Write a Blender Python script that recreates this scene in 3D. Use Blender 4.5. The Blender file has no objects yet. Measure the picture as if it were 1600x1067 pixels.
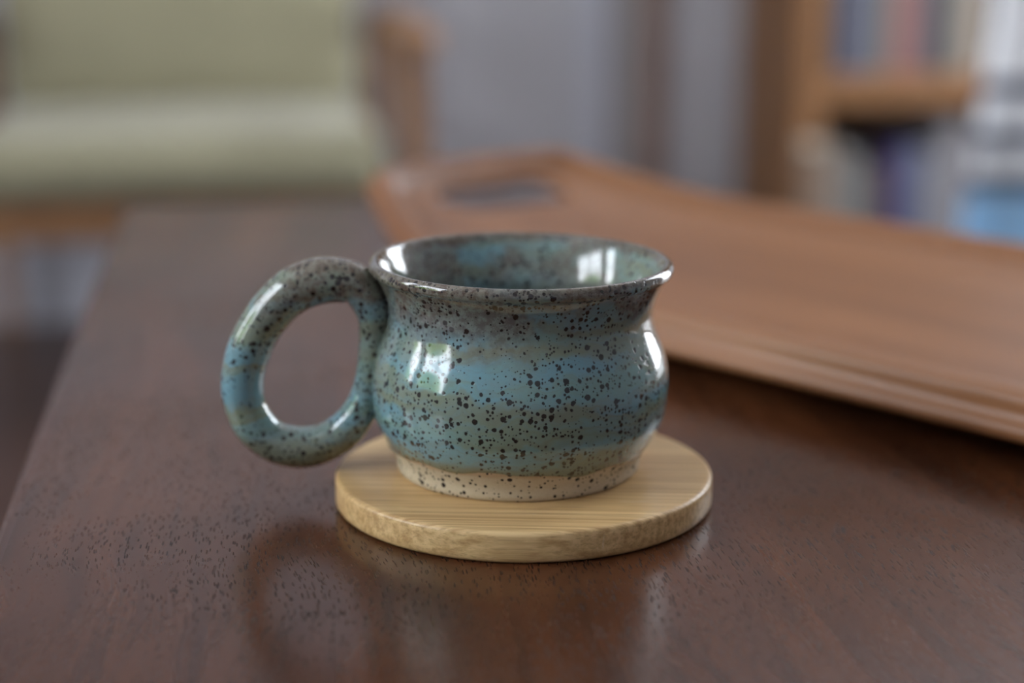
import bpy, bmesh, math, random
from mathutils import Vector, Matrix, noise as mnoise
random.seed(7)
scene = bpy.context.scene
C = scene.collection

# ------------------------------------------------------------------ camera
F_PX, PITCH, YAW = 2750.0, math.radians(13.9), math.radians(8.4)
TABLE_Z = 0.52
CAM_H = TABLE_Z + 0.169
cam_data = bpy.data.cameras.new('camera')
cam_data.sensor_fit = 'HORIZONTAL'
cam_data.sensor_width = 36.0
cam_data.lens = 36.0 * F_PX / 1600.0
cam_data.clip_start = 0.02
cam_data.clip_end = 100
cam_data.dof.use_dof = True
cam_data.dof.focus_distance = 0.468
cam_data.dof.aperture_fstop = 4.2
cam = bpy.data.objects.new('camera', cam_data)
C.objects.link(cam)
cam.location = (0, 0, CAM_H)
cam.rotation_euler = (math.radians(90) - PITCH, 0, -YAW)
scene.camera = cam

# ------------------------------------------------------------------ light
scene.view_settings.view_transform = 'Standard'
scene.view_settings.look = 'None'
scene.view_settings.gamma = 1.0
scene.view_settings.use_curve_mapping = False
scene.view_settings.exposure = 0.5
world = bpy.data.worlds.new('sky')
scene.world = world
world.use_nodes = True
wn = world.node_tree
wn.nodes.clear()
w_out = wn.nodes.new('ShaderNodeOutputWorld')
w_bg = wn.nodes.new('ShaderNodeBackground')
w_geo = wn.nodes.new('ShaderNodeTexCoord')
w_sep = wn.nodes.new('ShaderNodeSeparateXYZ')
w_ramp = wn.nodes.new('ShaderNodeValToRGB')
w_ramp.color_ramp.elements[0].position = 0.0
w_ramp.color_ramp.elements[0].color = (0.92, 0.955, 1.0, 1)
w_ramp.color_ramp.elements[1].position = 0.9
w_ramp.color_ramp.elements[1].color = (0.78, 0.88, 1.0, 1)
wn.links.new(w_geo.outputs['Generated'], w_sep.inputs[0])
wn.links.new(w_sep.outputs['Z'], w_ramp.inputs[0])
wn.links.new(w_ramp.outputs[0], w_bg.inputs['Color'])
w_bg.inputs['Strength'].default_value = 9.0
wn.links.new(w_bg.outputs[0], w_out.inputs['Surface'])

ROOM_L, ROOM_R, ROOM_F, ROOM_B, ROOM_H = -1.9, 2.0, -2.2, 3.0, 2.5
# window openings: (v0, v1, z0, z1)
WIN_LEFT = [(-0.40, 0.60, 0.72, 2.15), (0.74, 1.14, 0.72, 2.15)]
WIN_RIGHT = [(1.60, 2.85, 0.28, 2.2)]

def portal(name, loc, rot, sx, sy):
    l = bpy.data.lights.new(name, 'AREA')
    l.shape = 'RECTANGLE'; l.size = sx; l.size_y = sy
    l.cycles.is_portal = True
    o = bpy.data.objects.new(name, l); C.objects.link(o)
    o.location = loc; o.rotation_euler = rot
for (v0, v1, z0, z1) in WIN_LEFT:
    portal('window_portal', (ROOM_L - 0.06, (v0+v1)/2, (z0+z1)/2), (0, -math.pi/2, 0), z1-z0, v1-v0)
for (v0, v1, z0, z1) in WIN_RIGHT:
    portal('window_portal', (ROOM_R + 0.06, (v0+v1)/2, (z0+z1)/2), (0, math.pi/2, 0), z1-z0, v1-v0)

# ------------------------------------------------------------------ pixel helpers (1600x1067 frame)
CA, SA = math.cos(YAW), math.sin(YAW)
def ray(px, py):
    """camera-aligned ray: x right, y level-forward, z up"""
    u = (px - 800) / F_PX; w = (py - 533.5) / F_PX
    return (u, math.cos(PITCH) - w*math.sin(PITCH), -math.sin(PITCH) - w*math.cos(PITCH))
def to_room(x, y):
    return (x*CA + y*SA, -x*SA + y*CA)
def on_v(px, py, v):
    """point of the room plane v = const seen at a pixel"""
    dx, dy, dz = ray(px, py)
    a, b = to_room(dx, dy)
    t = v / b
    return (a*t, v, CAM_H + dz*t)

# ------------------------------------------------------------------ mesh helpers
def link(name, me, mat=None, parent=None, loc=(0,0,0), rot=(0,0,0)):
    o = bpy.data.objects.new(name, me)
    C.objects.link(o)
    o.location = loc; o.rotation_euler = rot
    if mat is not None and me is not None:
        me.materials.append(mat)
    if parent is not None:
        o.parent = parent
    return o
def from_bm(bm, name, smooth=False):
    me = bpy.data.meshes.new(name)
    bm.normal_update()
    bm.to_mesh(me); bm.free()
    if smooth:
        for p in me.polygons: p.use_smooth = True
    return me
def thing(name, label, cat, loc=(0,0,0), rotz=0.0, group=None):
    o = link(name, None, None, None, loc, (0,0,rotz))
    return tag(o, label, cat, group)
def tag(o, label, cat, group=None):
    o['label'] = label; o['category'] = cat
    if group: o['group'] = group
    return o
def struct(o, label=None):
    o['kind'] = 'structure'
    if label: o['label'] = label
    return o
def box_bm(lo, hi, bevel=0.0, seg=2):
    bm = bmesh.new()
    bmesh.ops.create_cube(bm, size=1.0)
    for v in bm.verts:
        v.co = Vector([(lo[i]+hi[i])/2 + v.co[i]*(hi[i]-lo[i]) for i in range(3)])
    if bevel > 0:
        bmesh.ops.bevel(bm, geom=bm.edges[:], offset=bevel, segments=seg, profile=0.5, affect='EDGES')
    return bm
def box(name, lo, hi, mat, parent=None, bevel=0.0, seg=2, smooth=False, **k):
    return link(name, from_bm(box_bm(lo, hi, bevel, seg), name, smooth), mat, parent, **k)
def bar_bm(p0, p1, w, d, bevel=0.004, w1=None, d1=None):
    """rectangular bar from p0 to p1 with tapering section (w along side, d along other)"""
    p0, p1 = Vector(p0), Vector(p1)
    ax = (p1-p0).normalized()
    ref = Vector((1,0,0)) if abs(ax.x) < 0.8 else Vector((0,1,0))
    e1 = (ref - ax*ref.dot(ax)).normalized(); e2 = ax.cross(e1)
    w1 = w if w1 is None else w1; d1 = d if d1 is None else d1
    bm = bmesh.new()
    rings = []
    for p, a, b in ((p0, w, d), (p1, w1, d1)):
        rings.append([bm.verts.new(p + e1*sx*a/2 + e2*sy*b/2) for sx, sy in ((-1,-1),(1,-1),(1,1),(-1,1))])
    for i in range(4):
        bm.faces.new((rings[0][i], rings[0][(i+1)%4], rings[1][(i+1)%4], rings[1][i]))
    bm.faces.new(rings[0][::-1]); bm.faces.new(rings[1])
    bmesh.ops.recalc_face_normals(bm, faces=bm.faces[:])
    if bevel: bmesh.ops.bevel(bm, geom=bm.edges[:], offset=bevel, segments=2, profile=0.5, affect='EDGES')
    return bm
def bar(name, p0, p1, w, d, mat, parent, **k):
    return link(name, from_bm(bar_bm(p0, p1, w, d, **k), name), mat, parent)
def lathe_bm(profile, n=160, fn=None, close_ends=True):
    bm = bmesh.new()
    rings = []
    for j, (r, z) in enumerate(profile):
        if r < 1e-6:
            rings.append([bm.verts.new((0,0,z))])
            continue
        ring = []
        for i in range(n):
            a = 2*math.pi*i/n
            co = Vector((r*math.cos(a), r*math.sin(a), z))
            if fn: co = fn(co, a, j)
            ring.append(bm.verts.new(co))
        rings.append(ring)
    for A, B in zip(rings[:-1], rings[1:]):
        if len(A) == 1 and len(B) == 1: continue
        for i in range(n):
            k = (i+1) % n
            if len(A) == 1: bm.faces.new((A[0], B[k], B[i]))
            elif len(B) == 1: bm.faces.new((A[i], A[k], B[0]))
            else: bm.faces.new((A[i], A[k], B[k], B[i]))
    bmesh.ops.recalc_face_normals(bm, faces=bm.faces[:])
    return bm
def catmull(pts, per=8, closed=False):
    out = []; n = len(pts)
    rng = range(n) if closed else range(n-1)
    for i in rng:
        if closed: P = [pts[(i+k) % n] for k in (-1,0,1,2)]
        else: P = [pts[max(0,i-1)], pts[i], pts[i+1], pts[min(n-1,i+2)]]
        for s in range(per):
            t = s/per
            out.append(tuple(0.5*((2*b) + (-a+c)*t + (2*a-5*b+4*c-d)*t*t + (-a+3*b-3*c+d)*t**3) for a,b,c,d in zip(*P)))
    if not closed: out.append(tuple(pts[-1]))
    return out
def cushion_bm(sx, sy, sz, r, puff=0.01, n=18):
    """rounded, slightly crowned pad centred on the origin"""
    bm = box_bm((-sx/2,-sy/2,-sz/2), (sx/2,sy/2,sz/2))
    bmesh.ops.subdivide_edges(bm, edges=bm.edges[:], cuts=n, use_grid_fill=True)
    h = Vector((sx/2, sy/2, sz/2))
    for v in bm.verts:
        c = v.co.copy()
        core = Vector([max(-(h[i]-r), min(h[i]-r, c[i])) for i in range(3)])
        d = c - core
        if d.length > 1e-9: c = core + d.normalized()*r
        fx, fy, fz = 1-(v.co.x/h.x)**2, 1-(v.co.y/h.y)**2, 1-(v.co.z/h.z)**2
        c.z += math.copysign(1, v.co.z)*puff*fx*fy*(1 if abs(v.co.z) > h.z*0.9 else 0.5)
        c.y += math.copysign(1, v.co.y)*puff*fx*fz*(1 if abs(v.co.y) > h.y*0.9 else 0)
        v.co = c
    return bm

# ------------------------------------------------------------------ material helpers
class NT:
    def __init__(self, name):
        self.m = bpy.data.materials.new(name); self.m.use_nodes = True
        self.t = self.m.node_tree; self.n = self.t.nodes; self.l = self.t.links
        self.b = self.n['Principled BSDF']
        self.tc = self.n.new('ShaderNodeTexCoord')
    def new(self, k, **kw):
        x = self.n.new(k)
        for a, b in kw.items(): setattr(x, a, b)
        return x
    def put(self, sock, val):
        if hasattr(val, 'links') or isinstance(val, bpy.types.NodeSocket): self.l.new(val, sock)
        elif isinstance(val, (tuple, list)) and len(val) == 3 and sock.type == 'RGBA': sock.default_value = (*val, 1)
        else: sock.default_value = val
    def map(self, scale=(1,1,1), rot=(0,0,0), loc=(0,0,0), src='Object'):
        x = self.new('ShaderNodeMapping')
        self.l.new(self.tc.outputs[src] if isinstance(src, str) else src, x.inputs['Vector'])
        x.inputs['Scale'].default_value = scale; x.inputs['Rotation'].default_value = rot; x.inputs['Location'].default_value = loc
        return x.outputs[0]
    def noise(self, vec, scale=1, detail=3, rough=0.5, dist=0.0, col=False):
        x = self.new('ShaderNodeTexNoise')
        self.l.new(vec, x.inputs['Vector'])
        x.inputs['Scale'].default_value = scale; x.inputs['Detail'].default_value = detail
        x.inputs['Roughness'].default_value = rough; x.inputs['Distortion'].default_value = dist
        return x.outputs['Color' if col else 'Fac']
    def voro(self, vec, scale=1, rnd=1.0):
        x = self.new('ShaderNodeTexVoronoi')
        self.l.new(vec, x.inputs['Vector']); x.inputs['Scale'].default_value = scale; x.inputs['Randomness'].default_value = rnd
        return x.outputs['Distance'], x.outputs['Color']
    def math(self, op, a, b=0.0, c=None, clamp=False):
        x = self.new('ShaderNodeMath', operation=op, use_clamp=clamp)
        self.put(x.inputs[0], a); self.put(x.inputs[1], b)
        if c is not None: self.put(x.inputs[2], c)
        return x.outputs[0]
    def step(self, v, lo, hi, to0=0.0, to1=1.0):
        x = self.new('ShaderNodeMapRange', interpolation_type='SMOOTHSTEP', clamp=True)
        self.put(x.inputs['Value'], v); self.put(x.inputs['From Min'], lo); self.put(x.inputs['From Max'], hi)
        self.put(x.inputs['To Min'], to0); self.put(x.inputs['To Max'], to1)
        return x.outputs['Result']
    def mix(self, f, a, b, blend='MIX'):
        x = self.new('ShaderNodeMix', data_type='RGBA', blend_type=blend)
        self.put(x.inputs[0], f); self.put(x.inputs[6], a); self.put(x.inputs[7], b)
        return x.outputs[2]
    def vadd(self, a, b):
        x = self.new('ShaderNodeVectorMath', operation='ADD'); self.put(x.inputs[0], a); self.put(x.inputs[1], b); return x.outputs[0]
    def vscale(self, a, s):
        x = self.new('ShaderNodeVectorMath', operation='SCALE'); self.put(x.inputs[0], a); x.inputs['Scale'].default_value = s; return x.outputs[0]
    def xyz(self, src='Object'):
        x = self.new('ShaderNodeSeparateXYZ'); self.l.new(self.tc.outputs[src], x.inputs[0]); return x.outputs
    def bump(self, h, strength=0.2, dist=0.001):
        x = self.new('ShaderNodeBump'); self.put(x.inputs['Height'], h)
        x.inputs['Strength'].default_value = strength; x.inputs['Distance'].default_value = dist
        self.l.new(x.outputs[0], self.b.inputs['Normal'])
    def done(self, color, rough=0.5, spec=0.5, **kw):
        self.put(self.b.inputs['Base Color'], color); self.put(self.b.inputs['Roughness'], rough)
        self.b.inputs['Specular IOR Level'].default_value = spec
        for a, v in kw.items(): self.put(self.b.inputs[a.replace('_', ' ')], v)
        return self.m

def plain(name, col, rough=0.6, var=0.08, scale=30, spec=0.4):
    t = NT(name)
    n = t.noise(t.map(), scale, 4)
    lo = tuple(c*(1-var) for c in col); hi = tuple(min(1, c*(1+var)) for c in col)
    return t.done(t.mix(n, lo, hi), rough, spec)
def wood(name, dark, mid, light, axis='y', rough=0.35, fine=1.0, spec=0.5, src='Object'):
    t = NT(name)
    st = {'x': (1.2,14,14), 'y': (14,1.2,14), 'z': (14,14,1.2)}[axis]
    st = tuple(s*fine for s in st)
    a = t.noise(t.map(st, src=src), 2.0, 5, 0.55, 0.8)
    b = t.noise(t.map(tuple(s*7 for s in st), src=src), 3.0, 3, 0.6)
    c = t.mix(t.step(a, 0.3, 0.7), dark, light)
    c = t.mix(t.step(b, 0.35, 0.75, 0, 0.5), c, mid)
    t.bump(b, 0.08, 0.001)
    return t.done(c, rough, spec)
def fabric(name, col, scale=900):
    t = NT(name)
    n = t.noise(t.map(), 6, 4)
    w = t.noise(t.map((scale, scale*0.4, scale)), 1, 2)
    lo = tuple(c*0.86 for c in col); hi = tuple(min(1, c*1.1) for c in col)
    t.bump(w, 0.25, 0.001)
    return t.done(t.mix(n, lo, hi), 0.9, 0.15, Sheen_Weight=0.25)

# ---- speckled stoneware glaze
def speckles(t, vec, scale, tmax, dens, soft=0.06, mod=None):
    d, c = t.voro(vec, scale)
    s = t.new('ShaderNodeSeparateColor'); t.l.new(c, s.inputs[0])
    thr = t.step(s.outputs[0], dens, 1.0, 0.0, tmax)
    if mod is not None: thr = t.math('MULTIPLY', thr, mod)
    return t.step(d, t.math('SUBTRACT', thr, soft), thr, 1.0, 0.0)
def glaze():
    t = NT('speckled_blue_glaze')
    o = t.map()
    z = t.xyz()[2]
    warp = t.vscale(t.noise(o, 90, 3, 0.6, 0, True), 0.012)
    ow = t.vadd(o, warp)
    band = t.noise(t.map((16, 16, 105), rot=(0.06, -0.05, 0), src=ow), 1.0, 3, 0.5, 0.4)
    cloud = t.noise(t.map(loc=(0.0, 0.0, 0.0), src=ow), 34, 3, 0.5, 0.6)
    fine = t.noise(o, 900, 3, 0.7)
    blue, teal, olive = (0.180, 0.355, 0.435), (0.195, 0.335, 0.320), (0.225, 0.225, 0.130)
    col = t.mix(t.step(band, 0.42, 0.58), teal, blue)
    col = t.mix(t.step(t.noise(t.map((14,14,120), loc=(3.1,1.2,7.7), src=ow), 1.0, 3, 0.5, 0.3), 0.43, 0.62, 0, 0.75), col, olive)
    thr_ = t.noise(t.map((10,10,520), src=ow), 1.0, 3, 0.6)
    col = t.mix(t.step(thr_, 0.48, 0.70, 0, 0.45), col, (0.19, 0.31, 0.335))
    col = t.mix(t.step(thr_, 0.50, 0.30, 0, 0.35), col, (0.19, 0.185, 0.120))
    # brown, iron-rich breaks around neck and rim (glaze layers, following the pour)
    upper = t.step(z, 0.034, 0.052)
    patch = t.step(t.math('ADD', cloud, t.math('MULTIPLY', upper, 0.12)), 0.53, 0.66)
    patch = t.math('MULTIPLY', patch, upper)
    grain = t.step(t.noise(o, 420, 4, 0.75), 0.40, 0.62)
    brown = t.mix(grain, (0.125, 0.074, 0.054), (0.225, 0.225, 0.190))
    col = t.mix(t.math('MULTIPLY', patch, 0.82), col, brown)
    rim = t.step(t.math('ADD', z, t.math('MULTIPLY', t.noise(o, 120, 3), 0.004)), 0.0605, 0.0625)
    col = t.mix(t.math('MULTIPLY', rim, 0.8), col, t.mix(grain, (0.075, 0.036, 0.022), (0.20, 0.155, 0.12)))
    low = t.step(t.math('ADD', z, t.math('MULTIPLY', t.noise(o, 60, 2), 0.006)), 0.011, 0.0155, 1, 0)
    col = t.mix(t.math('MULTIPLY', low, 0.75), col, (0.185, 0.165, 0.085))
    col = t.mix(t.step(fine, 0.3, 0.8, 0, 0.25), col, (0.21, 0.25, 0.20))
    sw = t.vadd(o, t.vscale(t.noise(o, 700, 2, 0.5, 0, True), 0.0006))
    clus = t.step(t.noise(o, 55, 2), 0.30, 0.52, 0.45, 1.05)
    s1 = speckles(t, sw, 520, 0.47, 0.05, 0.08, clus)
    s2 = speckles(t, t.vadd(sw, (0.31,0.17,0.05)), 1000, 0.46, 0.10, 0.10, clus)
    sp = t.math('MAXIMUM', s1, s2)
    col = t.mix(t.math('MULTIPLY', sp, 0.95), col, (0.016, 0.010, 0.009))
    t.bump(t.math('ADD', t.noise(t.map((12,12,150)), 1, 2), t.math('MULTIPLY', sp, -0.35)), 0.25, 0.0006)
    return t.done(col, 0.10, 0.5, Coat_Weight=0.6, Coat_Roughness=0.03)
def clay():
    t = NT('bare_speckled_clay')
    o = t.map(); z = t.xyz()[2]
    n = t.noise(o, 1200, 3, 0.7)
    col = t.mix(n, (0.50, 0.41, 0.28), (0.66, 0.56, 0.41))
    edge = t.step(t.math('ADD', z, t.math('MULTIPLY', t.noise(o, 150, 2), 0.002)), 0.0082, 0.0098)
    col = t.mix(t.math('MULTIPLY', edge, 0.6), col, (0.44, 0.25, 0.12))
    s1 = speckles(t, o, 480, 0.40, 0.15); s2 = speckles(t, t.vadd(o, (0.3,0.1,0.2)), 950, 0.40, 0.3)
    col = t.mix(t.math('MAXIMUM', s1, s2), col, (0.028, 0.020, 0.016))
    t.bump(n, 0.3, 0.0004)
    return t.done(col, 0.85, 0.2)
def bamboo():
    t = NT('pale_bamboo')
    o = t.map()
    g = t.noise(t.map((7, 700, 500), rot=(0,0,0.03)), 1, 4, 0.6)
    st = t.noise(t.map((2.5, 60, 90)), 1, 2, 0.5)
    dash = t.noise(t.map((45, 1500, 1500)), 1, 2, 0.6)
    col = t.mix(t.step(st, 0.3, 0.7), (0.67, 0.43, 0.195), (0.79, 0.55, 0.275))
    col = t.mix(t.step(g, 0.35, 0.7, 0, 0.8), col, (0.42, 0.23, 0.085))
    col = t.mix(t.step(dash, 0.55, 0.68, 0, 0.35), col, (0.30, 0.16, 0.065))
    wear = t.math('MULTIPLY', t.step(t.noise(t.map((60, 900, 60)), 1, 3, 0.7), 0.62, 0.72), t.step(t.noise(o, 45, 3), 0.52, 0.66))
    col = t.mix(t.math('MULTIPLY', wear, 0.7), col, (0.78, 0.70, 0.58))
    t.bump(dash, 0.15, 0.0004)
    return t.done(col, 0.36, 0.45)
def mahogany():
    t = NT('dark_mahogany')
    base = t.map()
    warp = t.vscale(t.noise(base, 5.0, 2, 0.5, 0, True), 0.045)
    o = t.vadd(base, warp)
    fig = t.noise(t.map((26, 3.0, 20), src=o), 1, 4, 0.55, 0.7)
    big = t.noise(base, 6.5, 3, 0.5)
    streak = t.noise(t.map((190, 9, 100), src=o), 1, 3, 0.6)
    col = t.mix(t.step(fig, 0.28, 0.72), (0.040, 0.0138, 0.0065), (0.115, 0.038, 0.0145))
    col = t.mix(t.step(big, 0.4, 0.7, 0, 0.5), col, (0.125, 0.043, 0.0165))
    col = t.mix(t.step(streak, 0.45, 0.75, 0, 0.55), col, (0.030, 0.012, 0.007))
    pd, pc = t.voro(t.map((2100, 230, 500), rot=(0, 0, -0.10), src=o), 1.0)
    sc = t.new('ShaderNodeSeparateColor'); t.l.new(pc, sc.inputs[0])
    thr = t.step(sc.outputs[0], 0.15, 1.0, 0.0, 0.52)
    pore = t.step(pd, t.math('SUBTRACT', thr, 0.12), thr, 1, 0)
    pore = t.math('MULTIPLY', pore, t.step(t.noise(base, 17, 3), 0.36, 0.56, 0.1, 1.0))
    col = t.mix(t.math('MULTIPLY', pore, 0.85), col, (0.008, 0.005, 0.004))
    scr = t.noise(t.map((70, 900, 100), rot=(0,0,0.7)), 1, 2, 0.5)
    smg = t.noise(base, 9, 4, 0.6)
    rough = t.math('ADD', t.step(smg, 0.3, 0.7, 0.18, 0.27), t.math('MULTIPLY', pore, 0.25))
    t.bump(t.math('ADD', t.math('MULTIPLY', pore, -1.0), t.math('MULTIPLY', streak, 0.1)), 0.35, 0.0004)
    return t.done(col, rough, 0.33)

M = {}
M['wall'] = plain('lavender_grey_paint', (0.56, 0.56, 0.61), 0.75, 0.03, 4, 0.3)
M['ceiling'] = plain('white_ceiling_paint', (0.80, 0.79, 0.77), 0.9, 0.02, 3)
M['trim_pale'] = plain('pale_trim_paint', (0.60, 0.62, 0.72), 0.5, 0.03, 4)
M['trim_taupe'] = plain('taupe_trim_paint', (0.40, 0.385, 0.40), 0.6, 0.04, 4)
M['trim_brown'] = wood('brown_trim_wood', (0.27,0.18,0.14), (0.31,0.21,0.17), (0.36,0.25,0.21), 'z', 0.5)
M['floor'] = wood('dark_floor_wood', (0.055,0.028,0.022), (0.07,0.038,0.03), (0.10,0.055,0.042), 'x', 0.35)
M['mahogany'] = mahogany()
M['tray'] = wood('reddish_tray_wood', (0.23,0.092,0.036), (0.30,0.126,0.050), (0.36,0.156,0.064), 'x', 0.36, 0.8)
M['chair_wood'] = wood('honey_chair_wood', (0.22,0.10,0.04), (0.30,0.15,0.065), (0.36,0.19,0.09), 'y', 0.4)
M['case_wood'] = wood('orange_pine_wood', (0.20,0.088,0.030), (0.24,0.11,0.040), (0.29,0.14,0.055), 'z', 0.45)
M['seat_fabric'] = fabric('sage_green_fabric', (0.335, 0.31, 0.205))
M['glaze'] = glaze(); M['clay'] = clay(); M['bamboo'] = bamboo()
M['paper'] = plain('paper_pages', (0.38,0.33,0.26), 0.9, 0.1, 300)

# ------------------------------------------------------------------ the room
TH = 0.12
def wall_with_openings(name, x, openings, sign):
    """wall in plane u = x, thickness outwards, rectangular openings"""
    bm = bmesh.new()
    def add(v0, v1, z0, z1):
        lo = (min(x, x+sign*TH), v0, z0); hi = (max(x, x+sign*TH), v1, z1)
        b = box_bm(lo, hi); me = bpy.data.meshes.new('tmp'); b.to_mesh(me); b.free(); bm.from_mesh(me); bpy.data.meshes.remove(me)
    cur = ROOM_F
    for (v0, v1, z0, z1) in openings:
        add(cur, v0, 0, ROOM_H); add(v0, v1, 0, z0); add(v0, v1, z1, ROOM_H); cur = v1
    add(cur, ROOM_B, 0, ROOM_H)
    return struct(link(name, from_bm(bm, name), M['wall']))
struct(box('floor', (ROOM_L-TH, ROOM_F-TH, -0.1), (ROOM_R+TH, ROOM_B+TH, 0), M['floor']))
struct(box('ceiling', (ROOM_L-TH, ROOM_F-TH, ROOM_H), (ROOM_R+TH, ROOM_B+TH, ROOM_H+0.1), M['ceiling']))
struct(box('wall_back', (ROOM_L-TH, ROOM_B, 0), (ROOM_R+TH, ROOM_B+TH, ROOM_H), M['wall']))
struct(box('wall_front', (ROOM_L-TH, ROOM_F-TH, 0), (ROOM_R+TH, ROOM_F, ROOM_H), M['wall']))
wall_with_openings('wall_left', ROOM_L, WIN_LEFT, -1)
wall_with_openings('wall_right', ROOM_R, WIN_RIGHT, 1)
wi = 0
for x, sign, wins, nm in ((ROOM_L, -1, WIN_LEFT, 1), (ROOM_R, 1, WIN_RIGHT, 3)):
    for (v0, v1, z0, z1) in wins:
        wi += 1
        w = struct(link('window_%d' % wi, None, None, None, (x + sign*0.06, (v0+v1)/2, z0)))
        w0, h = (v1-v0)/2, z1-z0
        fw, fd = 0.045, 0.03
        for a, b in (((-fd,-w0,0),(fd,-w0+fw,h)), ((-fd,w0-fw,0),(fd,w0,h)), ((-fd,-w0+fw,0),(fd,w0-fw,fw)), ((-fd,-w0+fw,h-fw),(fd,w0-fw,h))):
            box('window_frame', a, b, M['ceiling'], w, 0.004)
        nb = max(1, int(round((v1-v0)/0.6)))
        for i in range(1, nb):
            c = -w0 + 2*w0*i/nb
            box('window_bar', (-0.02, c-0.015, fw), (0.02, c+0.015, h-fw), M['ceiling'], w)
        box('window_bar', (-0.018, -w0+fw, h*0.52-0.015), (0.018, w0-fw, h*0.52+0.015), M['ceiling'], w)
        box('window_sill', (-sign*0.06-0.05, -w0-0.04, -0.03), (-sign*0.06+0.05, w0+0.04, 0.0), M['ceiling'], w, 0.004)
# door casing on the back wall: pale moulding, taupe board, brown wooden edge
VB = ROOM_B
def trim(n, px0, px1, proud, mat, label):
    u0 = on_v(px0, 150, VB)[0]; u1 = on_v(px1, 150, VB)[0]
    struct(box('trim_%d' % n, (u0, VB-proud, 0), (u1, VB, 2.1), mat, None, 0.004), label)
trim(1, 916, 946, 0.022, M['trim_pale'], 'pale lavender door casing strip')
trim(2, 946, 1000, 0.010, M['trim_taupe'], 'flat taupe board inside the casing')
trim(3, 1000, 1033, 0.024, M['trim_brown'], 'brown wooden strip beside the casing')

# ------------------------------------------------------------------ coffee table
TU0, TU1, TV0, TV1 = -0.076, 0.258, 0.10, 1.038
tab = thing('narrow_table', 'narrow dark glossy mahogany table carrying the mug and the serving board', 'table', ((TU0+TU1)/2, (TV0+TV1)/2, 0))
hu, hv = (TU1-TU0)/2, (TV1-TV0)/2
box('tabletop', (-hu, -hv, TABLE_Z-0.028), (hu, hv, TABLE_Z), M['mahogany'], tab, 0.006, 4)
for a, b in (((-hu+0.05,-hv+0.06,0.41),(hu-0.05,-hv+0.08,0.492)), ((-hu+0.05,hv-0.08,0.41),(hu-0.05,hv-0.06,0.492)),
             ((-hu+0.05,-hv+0.08,0.41),(-hu+0.07,hv-0.08,0.492)), ((hu-0.07,-hv+0.08,0.41),(hu-0.05,hv-0.08,0.492))):
    box('apron', a, b, M['mahogany'], tab, 0.002)
for sx in (-1, 1):
    for sy in (-1, 1):
        bar('leg', (sx*(hu-0.075), sy*(hv-0.085), 0.4925), (sx*(hu-0.068), sy*(hv-0.078), 0), 0.055, 0.055, M['mahogany'], tab, w1=0.032, d1=0.032)

# ------------------------------------------------------------------ bamboo coaster
CU, CV = to_room(0.0034, 0.4920)
prof = [(0, 0), (0.0535, 0), (0.0545, 0.0006), (0.055, 0.0014), (0.055, 0.0030), (0.055, 0.0060), (0.0550, 0.0079), (0.0547, 0.0085), (0.0541, 0.0089), (0.0533, 0.0090), (0.050, 0.0090), (0.03, 0.0090), (0, 0.0090)]
co = link('bamboo_coaster', from_bm(lathe_bm(prof, 192), 'bamboo_coaster', True), M['bamboo'], None, (CU, CV, TABLE_Z), (0, 0, -YAW-0.05))
tag(co, 'round pale bamboo coaster lying under the mug', 'coaster')

# ------------------------------------------------------------------ mug
MX, MY = 0.0017, 0.4965
MU, MV = to_room(MX, MY)
mug = thing('mug', 'round-bellied blue-green speckled ceramic mug with ring handle on coaster', 'mug', (MU, MV, TABLE_Z+0.0089), -YAW)
def lean(co):
    co.z -= co.x*0.012*(co.z/0.06)
    co.x += 0.0009*co.z/0.06
    return co
def wob(co, a, j):
    k = 1 + 0.004*math.sin(2*a+0.7) * co.z/0.06 + 0.0025*math.sin(3*a+2.0)
    co.x *= k; co.y *= k
    return lean(co)
outer = [(0.0389,0.0091),(0.0395,0.0101),(0.0404,0.0117),(0.0424,0.0164),(0.0431,0.0210),(0.0433,0.0262),(0.0429,0.0310),(0.0416,0.0358),(0.0399,0.0398),(0.0387,0.0432),(0.0382,0.0465),(0.0386,0.0500),(0.0398,0.0535),(0.0415,0.0565),(0.0425,0.0578)]
rimp = [(0.0429,0.0581),(0.0435,0.0588),(0.0437,0.0597),(0.0435,0.0607),(0.0429,0.0615),(0.0421,0.0618),(0.0412,0.0615)]
inner = [(0.0404,0.0605),(0.0392,0.0585),(0.0372,0.0545),(0.0356,0.0500),(0.0350,0.0465),(0.0355,0.0430),(0.0368,0.0395),(0.0390,0.0340),(0.0399,0.0265),(0.0394,0.0190),(0.0370,0.0125),(0.0310,0.0090),(0.0200,0.0078),(0.0,0.0075)]
pr = catmull(outer, 3)[:-1] + catmull([outer[-1]]+rimp+[inner[0]], 3)[:-1] + catmull(inner, 3)
pr = [(max(r,0.0), z) for r, z in pr]; pr[-1] = (0.0, 0.0075)
pr = [(0.0381, 0.0083), (0.0386, 0.0085)] + pr
def wob_body(co, a, j):
    if j < 6:
        w = 0.0006*math.sin(3*a+1.0) + 0.0004*math.sin(7*a+0.4) + 0.0003*math.sin(13*a)
        co.z += w*(1-j/6)
    return wob(co, a, j)
link('body', from_bm(lathe_bm(pr, 224, wob_body), 'body', True), M['glaze'], mug)
foot = [(0,0.0),(0.0335,0.0),(0.0350,0.0002),(0.0356,0.0008),(0.0357,0.0022),(0.0359,0.0038),(0.0364,0.0052),(0.0373,0.0068),(0.0381,0.0081),(0.0387,0.0093),(0.0387,0.0104),(0.036,0.0104)]
fo = link('foot', from_bm(lathe_bm(foot, 192, wob), 'foot', True), M['clay'], mug)
fo['label'] = 'bare speckled clay foot'
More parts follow.
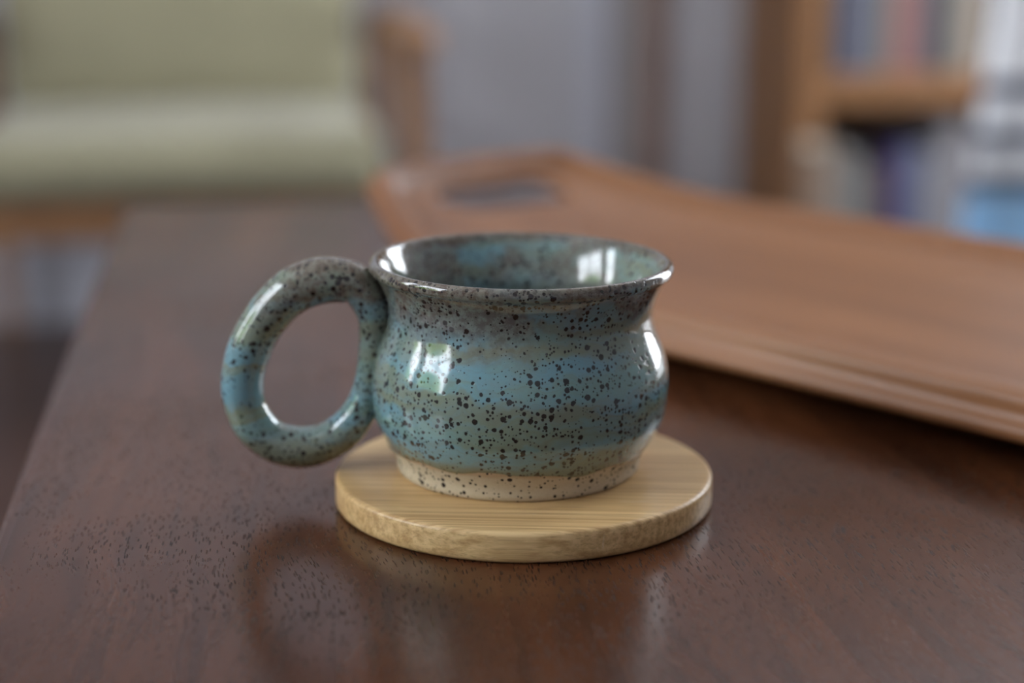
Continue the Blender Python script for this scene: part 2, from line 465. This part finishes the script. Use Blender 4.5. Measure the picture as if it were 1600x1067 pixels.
# ring handle (centre line read from the photograph, standing in a plane through the mug's axis)
HP = [(560,446,31),(532,438,34.5),(496,439,36),(458,454,36),(424,486,34.5),(397,528,34),(381,575,33.5),(380,620,33),(396,660,33),(425,687,32.5),(463,698,32),(502,693,31.5),(538,672,30),(564,638,27),(577,600,24.5),(583,560,23.5),(585,520,24),(583,484,27)]
HY = MY - 0.002
ring = []
for px, py, rp in HP:
    dx, dy, dz = ray(px, py); t = HY/dy
    ring.append((dx*t-MX, HY-MY, CAM_H+dz*t-TABLE_Z-0.0089, rp/F_PX*0.515))
ring = catmull(ring, 8, True)
bm = bmesh.new(); RN = 28; loops = []
N = len(ring)
for i, (x, y, z, r) in enumerate(ring):
    a, b = Vector(ring[i-1][:3]), Vector(ring[(i+1) % N][:3])
    tan = (b-a).normalized(); e2 = Vector((0,1,0)); e1 = tan.cross(e2).normalized()
    lump = 1 + 0.035*mnoise.noise(Vector((x,y,z))*140)
    loops.append([bm.verts.new(Vector((x,y,z)) + (e1*math.cos(2*math.pi*k/RN) + e2*1.12*math.sin(2*math.pi*k/RN))*r*lump) for k in range(RN)])
for i in range(N):
    A, B = loops[i], loops[(i+1) % N]
    for k in range(RN):
        bm.faces.new((A[k], A[(k+1)%RN], B[(k+1)%RN], B[k]))
bmesh.ops.recalc_face_normals(bm, faces=bm.faces[:])
link('handle', from_bm(bm, 'handle', True), M['glaze'], mug)

# ------------------------------------------------------------------ wooden serving board with an upturned handle end
TR = dict(ox=-0.0187, oy=0.8788, th=-0.839, w0=0.1092, we=0.0628, s0=0.1207, z0=0.0245, rise=0.0215, bul=0.0098, k=1.3746, L=0.42)
def tray_q(s):
    return max(0.0, min(1.0, 1-s/TR['s0']))
def tray_w(s): return TR['w0'] - (TR['w0']-TR['we'])*tray_q(s)**TR['k']
def tray_z(s): return TR['z0'] + TR['rise']*tray_q(s)**2
def sstep(x, a, b):
    x = max(0, min(1, (x-a)/(b-a))); return x*x*(3-2*x)
bm = bmesh.new(); NS, NE = 150, 60
L = TR['L']
def tray_xy(s, e, w):
    bulge = TR['bul']*(1-(e/w)**2)
    sp = s + (L/2-s)/(L/2)*0 - bulge*max(0, 1-s/0.06)
    return Vector((sp-L/2, e, 0))
smap = [L*(0.5-0.5*math.cos(math.pi*i/NS)*(0.55+0.45*abs(math.cos(math.pi*i/NS)))) for i in range(NS+1)]
emap = []
for j in range(NE+1):
    q = -1+2*j/NE; emap.append(math.copysign(1-(1-abs(q))**1.5, q))
top, bot = [], []
for s in smap:
    w, z = tray_w(s), tray_z(s); rt, rb = [], []
    for q in emap:
        e = q*w; d = min(w-abs(e), (s+0.004)*1.0, (L-s+0.004))
        p = tray_xy(s, e, w)
        rt.append(bm.verts.new(p + Vector((0,0, z - 0.0065*sstep(d, 0.008, 0.016) - 0.0012*(1-sstep(d, 0, 0.004))))))
        ein = e*(1-0.004/w); 
        rb.append(bm.verts.new(p + Vector((0,0, z - (0.0165-0.0075*tray_q(s)**0.7) - 0.0080*sstep(d, 0.004, 0.035)*(1-tray_q(s))))))
    top.append(rt); bot.append(rb)
for i in range(NS):
    for j in range(NE):
        bm.faces.new((top[i][j], top[i+1][j], top[i+1][j+1], top[i][j+1]))
        bm.faces.new((bot[i][j], bot[i][j+1], bot[i+1][j+1], bot[i+1][j]))
# outer wall: softly rounded band joining the two skins
per = [(i,0) for i in range(NS+1)] + [(NS,j) for j in range(1,NE+1)] + [(i,NE) for i in range(NS-1,-1,-1)] + [(0,j) for j in range(NE-1,0,-1)]
prev = [top[i][j] for i, j in per]
nP = len(per)
def onorm(k):
    a = top[per[k-1][0]][per[k-1][1]].co; b = top[per[(k+1)%nP][0]][per[(k+1)%nP][1]].co
    t = (b-a); return Vector((t.y, -t.x, 0)).normalized()
for f, out in ((0.12,0.0011),(0.3,0.0012),(0.5,0.0014),(0.56,0.0030),(0.68,0.0048),(0.82,0.0048),(0.93,0.0034),(1.0,None)):
    cur = []
    for k, (i, j) in enumerate(per):
        a, b = top[i][j].co, bot[i][j].co
        if out is None: cur.append(bot[i][j])
        else: cur.append(bm.verts.new(a + (b-a)*f + onorm(k)*out))
    for k in range(nP):
        bm.faces.new((prev[k], prev[(k+1)%nP], cur[(k+1)%nP], cur[k]))
    prev = cur
bmesh.ops.recalc_face_normals(bm, faces=bm.faces[:])
tme = from_bm(bm, 'serving_board', True)
cx, cy = TR['ox'] + L/2*math.cos(TR['th']), TR['oy'] + L/2*math.sin(TR['th'])
tu, tv = to_room(cx, cy)
tray = link('serving_board', tme, M['tray'], None, (tu, tv, TABLE_Z), (0, 0, TR['th']-YAW))
tag(tray, 'reddish brown wooden serving board with upturned slotted handle end on the table', 'serving board')
def slot_cutter(sc):
    bm = bmesh.new(); vs = []
    hl, hw, n = 0.040, 0.0155, 16
    pts = []
    for i in range(n+1):
        a = -math.pi/2 + math.pi*i/n; pts.append((hw*math.cos(a+math.pi/2), hl-hw+hw*math.sin(a+math.pi/2)))
    for i in range(n+1):
        a = math.pi/2 + math.pi*i/n; pts.append((hw*math.cos(a+math.pi/2), -(hl-hw)+hw*math.sin(a+math.pi/2)))
    lo = [bm.verts.new((sc+x, y, -0.05)) for x, y in pts]; hi = [bm.verts.new((sc+x, y, 0.12)) for x, y in pts]
    m = len(pts)
    for i in range(m): bm.faces.new((lo[i], lo[(i+1)%m], hi[(i+1)%m], hi[i]))
    bm.faces.new(lo[::-1]); bm.faces.new(hi)
    bmesh.ops.recalc_face_normals(bm, faces=bm.faces[:])
    return link('cutter', from_bm(bm, 'cutter'), None, None, tray.location, tray.rotation_euler)
for sc in (-L/2+0.0225,):
    cu = slot_cutter(sc)
    md = tray.modifiers.new('slot', 'BOOLEAN'); md.operation = 'DIFFERENCE'; md.object = cu; md.solver = 'EXACT'
    bpy.context.view_layer.update()
    dg = bpy.context.evaluated_depsgraph_get()
    nm = bpy.data.meshes.new_from_object(tray.evaluated_get(dg))
    tray.modifiers.clear(); tray.data = nm
    bpy.data.objects.remove(cu, do_unlink=True)

# ------------------------------------------------------------------ armchair
AU, AF, AB = -0.104, 2.31, 2.77           # centre line u, seat front v, crease v
ch = thing('armchair', 'wooden-framed armchair with sage green seat and back cushions by the wall', 'chair', (AU, AF, 0))
seat = link('seat_cushion', from_bm(cushion_bm(0.565, 0.56, 0.085, 0.032, 0.010), 'seat_cushion', True), M['seat_fabric'], ch, (0, 0.27, 0.352), (math.radians(-1.0), 0, 0))
back = link('back_cushion', from_bm(cushion_bm(0.545, 0.105, 0.52, 0.040, 0.012), 'back_cushion', True), M['seat_fabric'], ch, (0, 0.535, 0.635), (math.radians(-9), 0, 0))
cw = M['chair_wood']
box('front_rail', (-0.298, 0.012, 0.262), (0.298, 0.036, 0.312), cw, ch, 0.003)
box('back_rail', (-0.298, 0.555, 0.215), (0.298, 0.580, 0.262), cw, ch, 0.003)
for s in (-1, 1):
    box('side_rail', (s*0.298-0.012, 0.03, 0.250), (s*0.298+0.012, 0.57, 0.300), cw, ch, 0.003)
    bar('leg', (s*0.312, 0.02, 0.515), (s*0.330, 0.0, 0), 0.038, 0.036, cw, ch, w1=0.028, d1=0.028)
    bar('leg', (s*0.308, 0.565, 0.515), (s*0.300, 0.61, 0), 0.036, 0.034, cw, ch, w1=0.028, d1=0.028)
    # paddle arm rest
    bm = bmesh.new()
    arm = [(-0.055,0.016),(-0.045,0.026),(-0.02,0.031),(0.06,0.030),(0.2,0.024),(0.4,0.018),(0.60,0.016)]
    rows = []
    for v, h in catmull(arm, 5):
        z = 0.520 + 0.010*math.sin((v+0.05)/0.65*math.pi)
        rows.append([bm.verts.new((s*0.316 + a*h*1.0, v, z + b*0.012)) for a, b in ((-1,-0.5),(-0.8,-1),(0.8,-1),(1,-0.5),(1,0.5),(0.8,1),(-0.8,1),(-1,0.5))])
    for A, B in zip(rows[:-1], rows[1:]):
        for k in range(8): bm.faces.new((A[k], A[(k+1)%8], B[(k+1)%8], B[k]))
    bm.faces.new(rows[0]); bm.faces.new(rows[-1][::-1])
    bmesh.ops.recalc_face_normals(bm, faces=bm.faces[:])
    link('arm_rest', from_bm(bm, 'arm_rest', True), cw, ch)
    bar('back_post', (s*0.255, 0.568, 0.25), (s*0.255, 0.668, 0.90), 0.032, 0.028, cw, ch)
bar('top_rail', (-0.29, 0.668, 0.895), (0.29, 0.668, 0.895), 0.05, 0.028, cw, ch)
for i in range(5):
    x = -0.17+0.085*i
    bar('back_slat', (x, 0.570, 0.255), (x, 0.664, 0.88), 0.022, 0.012, cw, ch, bevel=0.002)

# ------------------------------------------------------------------ bookcase and books
BU0, BU1, BV0, BV1 = 0.84, 1.78, 2.656, 2.985
bc = thing('bookcase', 'open orange pine bookcase with thick shelves full of books', 'bookcase', ((BU0+BU1)/2, (BV0+BV1)/2, 0))
bh, bd = (BU1-BU0)/2, (BV1-BV0)/2
PT = 0.044
z_top = on_v(1400, 118, BV0)[2]                     # top of the visible shelf
SHELVES = [0.075, z_top, z_top+0.36, z_top+0.70]
for s in (-1, 1):
    box('side_panel', (min(s*bh, s*(bh-PT)), -bd, 0), (max(s*bh, s*(bh-PT)), bd, 1.55), M['case_wood'], bc, 0.003)
for z in SHELVES:
    box('shelf', (-bh+PT, -bd+0.002, z-0.046), (bh-PT, bd-0.012, z), M['case_wood'], bc, 0.002)
box('top_panel', (-bh+PT, -bd+0.001, 1.506), (bh-PT, bd, 1.55), M['case_wood'], bc, 0.002)
box('back_panel', (-bh+PT, bd-0.010, 0.02), (bh-PT, bd, 1.51), wood('dark_case_back', (0.10,0.05,0.02), (0.12,0.06,0.025), (0.15,0.08,0.035), 'z', 0.6), bc)
def book(u0, u1, v0, z, depth, height, col, label, group):
    t = u1-u0
    b = thing('book', label, 'book', ((u0+u1)/2, v0, z), 0, group)
    cm = plain('book_cover', col, 0.55, 0.10, 40)
    g = 0.0022; h = t/2
    bm = bmesh.new()
    r = min(0.006, h*0.5)
    sp = [(-h, depth), (-h, r), (-h+r*0.3, r*0.3), (-h+r, 0), (h-r, 0), (h-r*0.3, r*0.3), (h, r), (h, depth)]
    si = [(-h+g, depth), (-h+g, r+g), (-h+g+r*0.3, r*0.3+g), (-h+r+g*0.5, g), (h-r-g*0.5, g), (h-g-r*0.3, r*0.3+g), (h-g, r+g), (h-g, depth)]
    rows = [[bm.verts.new((x, y, zz)) for x, y in P] for zz in (0, height) for P in (sp, si)]
    so0, si0, so1, si1 = rows
    for k in range(7):
        bm.faces.new((so0[k], so0[k+1], so1[k+1], so1[k])); bm.faces.new((si0[k+1], si0[k], si1[k], si1[k+1]))
        bm.faces.new((so0[k+1], so0[k], si0[k], si0[k+1])); bm.faces.new((so1[k], so1[k+1], si1[k+1], si1[k]))
    for k in (0, 7): bm.faces.new((so0[k], si0[k], si1[k], so1[k]))
    bmesh.ops.recalc_face_normals(bm, faces=bm.faces[:])
    link('cover', from_bm(bm, 'cover'), cm, b)
    box('page_block', (-h+g, g*1.5+r*0.6, 0.003), (h-g, depth-0.004, height-0.003), M['paper'], b)
    return b
BKV = BV0 + 0.045
def row(items, z, v, group):
    for px0, px1, hgt, col, label in items:
        u0 = on_v(px0, 150, v)[0]; u1 = on_v(px1, 150, v)[0]
        book(u0+0.0006, u1-0.0006, v, z, random.uniform(0.15, 0.19), hgt, col, label, group)
row([(1301,1311,0.22,(0.16,0.15,0.15),'slim dark grey book at the end of the upper shelf row'),
     (1311,1333,0.24,(0.085,0.11,0.19),'blue book on the upper bookcase shelf'),
     (1333,1352,0.25,(0.11,0.105,0.13),'dark grey-violet book on the upper shelf beside the blue one'),
     (1352,1370,0.23,(0.15,0.15,0.165),'mid grey book on the upper bookcase shelf'),
     (1370,1386,0.24,(0.16,0.165,0.145),'grey-green book on the upper bookcase shelf'),
     (1386,1420,0.26,(0.25,0.115,0.10),'dusty red book on the upper bookcase shelf'),
     (1420,1445,0.23,(0.19,0.11,0.12),'mauve-brown book on the upper shelf beside the dusty red one'),
     (1445,1474,0.25,(0.045,0.065,0.075),'thick dark teal-black book on the upper bookcase shelf'),
     (1474,1484,0.22,(0.10,0.08,0.07),'thin dark brown book squeezed beside the beige one'),
     (1484,1530,0.26,(0.27,0.225,0.18),'thick beige book on the upper bookcase shelf'),
     (1530,1544,0.24,(0.07,0.06,0.055),'narrow black-brown book between beige and dark red ones'),
     (1544,1574,0.25,(0.20,0.020,0.032),'dark red book on the upper bookcase shelf'),
     (1574,1610,0.24,(0.16,0.14,0.12),'taupe book beside the dark red one')], SHELVES[1], BKV, 'books on the upper shelf')
def hgt(py): return on_v(1400, py, BKV)[2] - SHELVES[0]
row([(1301,1326,hgt(222),(0.27,0.235,0.205),'pale warm grey book on the lower shelf'),
     (1326,1352,hgt(236),(0.20,0.21,0.215),'mid grey book on the lower shelf beside the pale one'),
     (1352,1374,hgt(262),(0.14,0.14,0.135),'short grey-green book on the lower shelf'),
     (1374,1394,hgt(250),(0.14,0.075,0.07),'brown book on the lower shelf beside the navy one'),
     (1394,1420,hgt(228),(0.020,0.022,0.13),'navy blue book on the lower shelf'),
     (1420,1448,hgt(232),(0.17,0.18,0.26),'lavender-blue book on the lower shelf'),
     (1448,1472,hgt(246),(0.18,0.18,0.20),'short cool grey book on the lower shelf'),
     (1472,1512,hgt(192),(0.25,0.24,0.255),'tall light grey book on the lower shelf'),
     (1512,1550,hgt(205),(0.21,0.185,0.185),'greyish tan book on the lower shelf beside the tall one'),
     (1550,1600,hgt(215),(0.2,0.17,0.15),'brownish grey thick book at the end of the lower shelf')], SHELVES[0], BKV, 'books on the lower shelf')
# a pale book leaning on its end on the floor in front of the bookcase upright
fv = BV0 - 0.20
p0 = on_v(1252, 236, fv); p1 = on_v(1294, 236, fv)
fb = book(p0[0], p1[0], fv, 0.0, 0.15, p0[2], (0.32, 0.235, 0.18), 'pale beige thick volume standing on the floor before the bookcase upright', None)
fb.rotation_euler = (0, 0, -0.31)

# ------------------------------------------------------------------ side chair with a striped throw
SROT = -0.95                                  # the chair is turned away from the table
PIV = Vector(on_v(1535, 180, 1.90)); PIV.z = 0
EX = Vector((math.cos(SROT), math.sin(SROT), 0)); EY = Vector((-math.sin(SROT), math.cos(SROT), 0))
sc_c = PIV + EX*0.235                         # middle of the chair back
left = [(0, 1562), (60, 1556), (100, 1548), (115, 1550), (160, 1541), (185, 1537), (230, 1530), (250, 1529), (300, 1519), (345, 1512)]
edge = []
for py, px in left:
    d = Vector(on_v(px, py, 1.0)) - Vector((0, 0, CAM_H))
    t = PIV.dot(EY)/d.dot(EY)
    q = d*t
    edge.append((CAM_H + q.z, (q-sc_c).dot(EX)))
def edge_u(z):
    if z >= edge[0][0]: return edge[0][1] + (z-edge[0][0])*0.10
    if z <= edge[-1][0]: return edge[-1][1] - (edge[-1][0]-z)*0.10
    for (za, ua), (zb, ub) in zip(edge[:-1], edge[1:]):
        if zb <= z <= za: return ub + (ua-ub)*(z-zb)/(za-zb)
sd = thing('side_chair', 'dark wooden side chair standing under the striped throw', 'chair', sc_c, SROT)
cw2 = M['trim_brown']
for s in (-1, 1):
    bar('back_post', (s*0.17, 0.035, 0.0), (s*0.17, 0.035, 0.83), 0.034, 0.034, cw2, sd)
    bar('leg', (s*0.18, 0.43, 0.44), (s*0.185, 0.44, 0.0), 0.036, 0.036, cw2, sd, w1=0.026, d1=0.026)
    bar('side_rail', (s*0.172, 0.05, 0.415), (s*0.18, 0.43, 0.415), 0.022, 0.045, cw2, sd)
box('top_rail', (-0.19, 0.022, 0.80), (0.19, 0.048, 0.86), cw2, sd, 0.006)
box('back_rail', (-0.155, 0.026, 0.60), (0.155, 0.044, 0.65), cw2, sd, 0.004)
box('seat', (-0.21, 0.055, 0.438), (0.21, 0.465, 0.462), cw2, sd, 0.008)
def throw_mat():
    t = NT('striped_throw_cloth')
    x = t.xyz(); z = t.math('ADD', x[2], t.math('MULTIPLY', x[0], -0.10))
    z = t.math('ADD', z, t.math('MULTIPLY', t.noise(t.map((4,1,4)), 3, 2), 0.012))
    col = (0.80, 0.82, 0.86)
    out = t.mix(t.step(z, 0.395, 0.405), (0.50, 0.74, 0.95), (0.93, 0.94, 0.96))
    for zc in (0.410, 0.462, 0.516, 0.66, 0.72):
        d = t.math('ABSOLUTE', t.math('SUBTRACT', z, zc))
        out = t.mix(t.step(d, 0.008, 0.012, 1.0, 0.0), out, (0.13, 0.15, 0.23))
    w = t.noise(t.map((600,600,600)), 1, 2)
    t.bump(w, 0.2, 0.001)
    m = t.done(out, 0.9, 0.1, Sheen_Weight=0.2)
    tr = t.new('ShaderNodeBsdfTranslucent'); t.put(tr.inputs[0], out)
    mx = t.new('ShaderNodeMixShader'); mx.inputs[0].default_value = 0.55
    t.l.new(t.b.outputs[0], mx.inputs[1]); t.l.new(tr.outputs[0], mx.inputs[2])
    t.l.new(mx.outputs[0], t.n['Material Output'].inputs['Surface'])
    return m
bm = bmesh.new(); rows = []
path = []
for i in range(41): path.append((0.0, 0.20 + (0.862-0.20)*i/40))         # front sheet, from hem up
for i in range(1, 8):
    a = math.pi*i/8; path.append((0.036*(1-math.cos(a))*0.95, 0.862+0.014*math.sin(a)))
for i in range(26): path.append((0.0705, 0.862 - 0.14*i/25))
NU = 48
for yy, zz in path:
    r = []
    for k in range(NU+1):
        q = k/NU
        ul = edge_u(zz)
        x = ul + (0.225-ul)*q
        fold = (0.010*math.sin(q*17+0.8) + 0.006*math.sin(q*31+2*zz)) * max(0.0, min(1, (0.80-zz)/0.35))
        sg = -1 if yy < 0.03 else 1
        r.append(bm.verts.new((x, yy + sg*(abs(fold)+0.001) , zz + 0.008*math.sin(q*9)*(1 if zz < 0.25 else 0))))
    rows.append(r)
for A, B in zip(rows[:-1], rows[1:]):
    for k in range(NU): bm.faces.new((A[k], A[k+1], B[k+1], B[k]))
bmesh.ops.recalc_face_normals(bm, faces=bm.faces[:])
th = link('striped_throw', from_bm(bm, 'striped_throw', True), throw_mat(), None, sc_c, (0, 0, SROT))
sol = th.modifiers.new('thickness', 'SOLIDIFY'); sol.thickness = 0.003; sol.offset = 0
tag(th, 'white and pale blue throw with grey stripes hanging over a chair back', 'throw')

# ------------------------------------------------------------------ trees outside the left windows (seen mirrored in the glaze)
def tree(u, v, h, rad, seed):
    rnd = random.Random(seed)
    t = thing('garden_tree', ['leafy bright green garden tree outside the windows, nearer the house corner', 'rounded green garden tree outside the narrow window'][seed % 2], 'tree', (u, v, -0.6))
    bar('trunk', (0,0,0), (0.05,0.03,h*0.6), 0.16, 0.16, M['trim_brown'], t, w1=0.08, d1=0.08)
    bm = bmesh.new()
    for i in range(2600):
        d = Vector((rnd.gauss(0,1), rnd.gauss(0,1), rnd.gauss(0,1))).normalized()*rad*rnd.random()**0.4
        c = Vector((0,0,h*0.72)) + Vector((d.x, d.y, d.z*0.95))
        a = Vector((rnd.gauss(0,1), rnd.gauss(0,1), rnd.gauss(0,1))).normalized(); b = a.orthogonal().normalized()
        s = rnd.uniform(0.05, 0.11)
        vs = [bm.verts.new(c + a*s), bm.verts.new(c + b*s*0.4), bm.verts.new(c - a*s), bm.verts.new(c - b*s*0.4)]
        bm.faces.new(vs)
    lm = plain('leaf_green', (0.22, 0.36, 0.10), 0.5, 0.4, 3)
    o = link('foliage', from_bm(bm, 'foliage'), lm, t); o['kind'] = 'stuff'
tree(-4.3, -0.1, 2.6, 0.95, 0)
tree(-4.8, 2.4, 2.7, 0.85, 1)
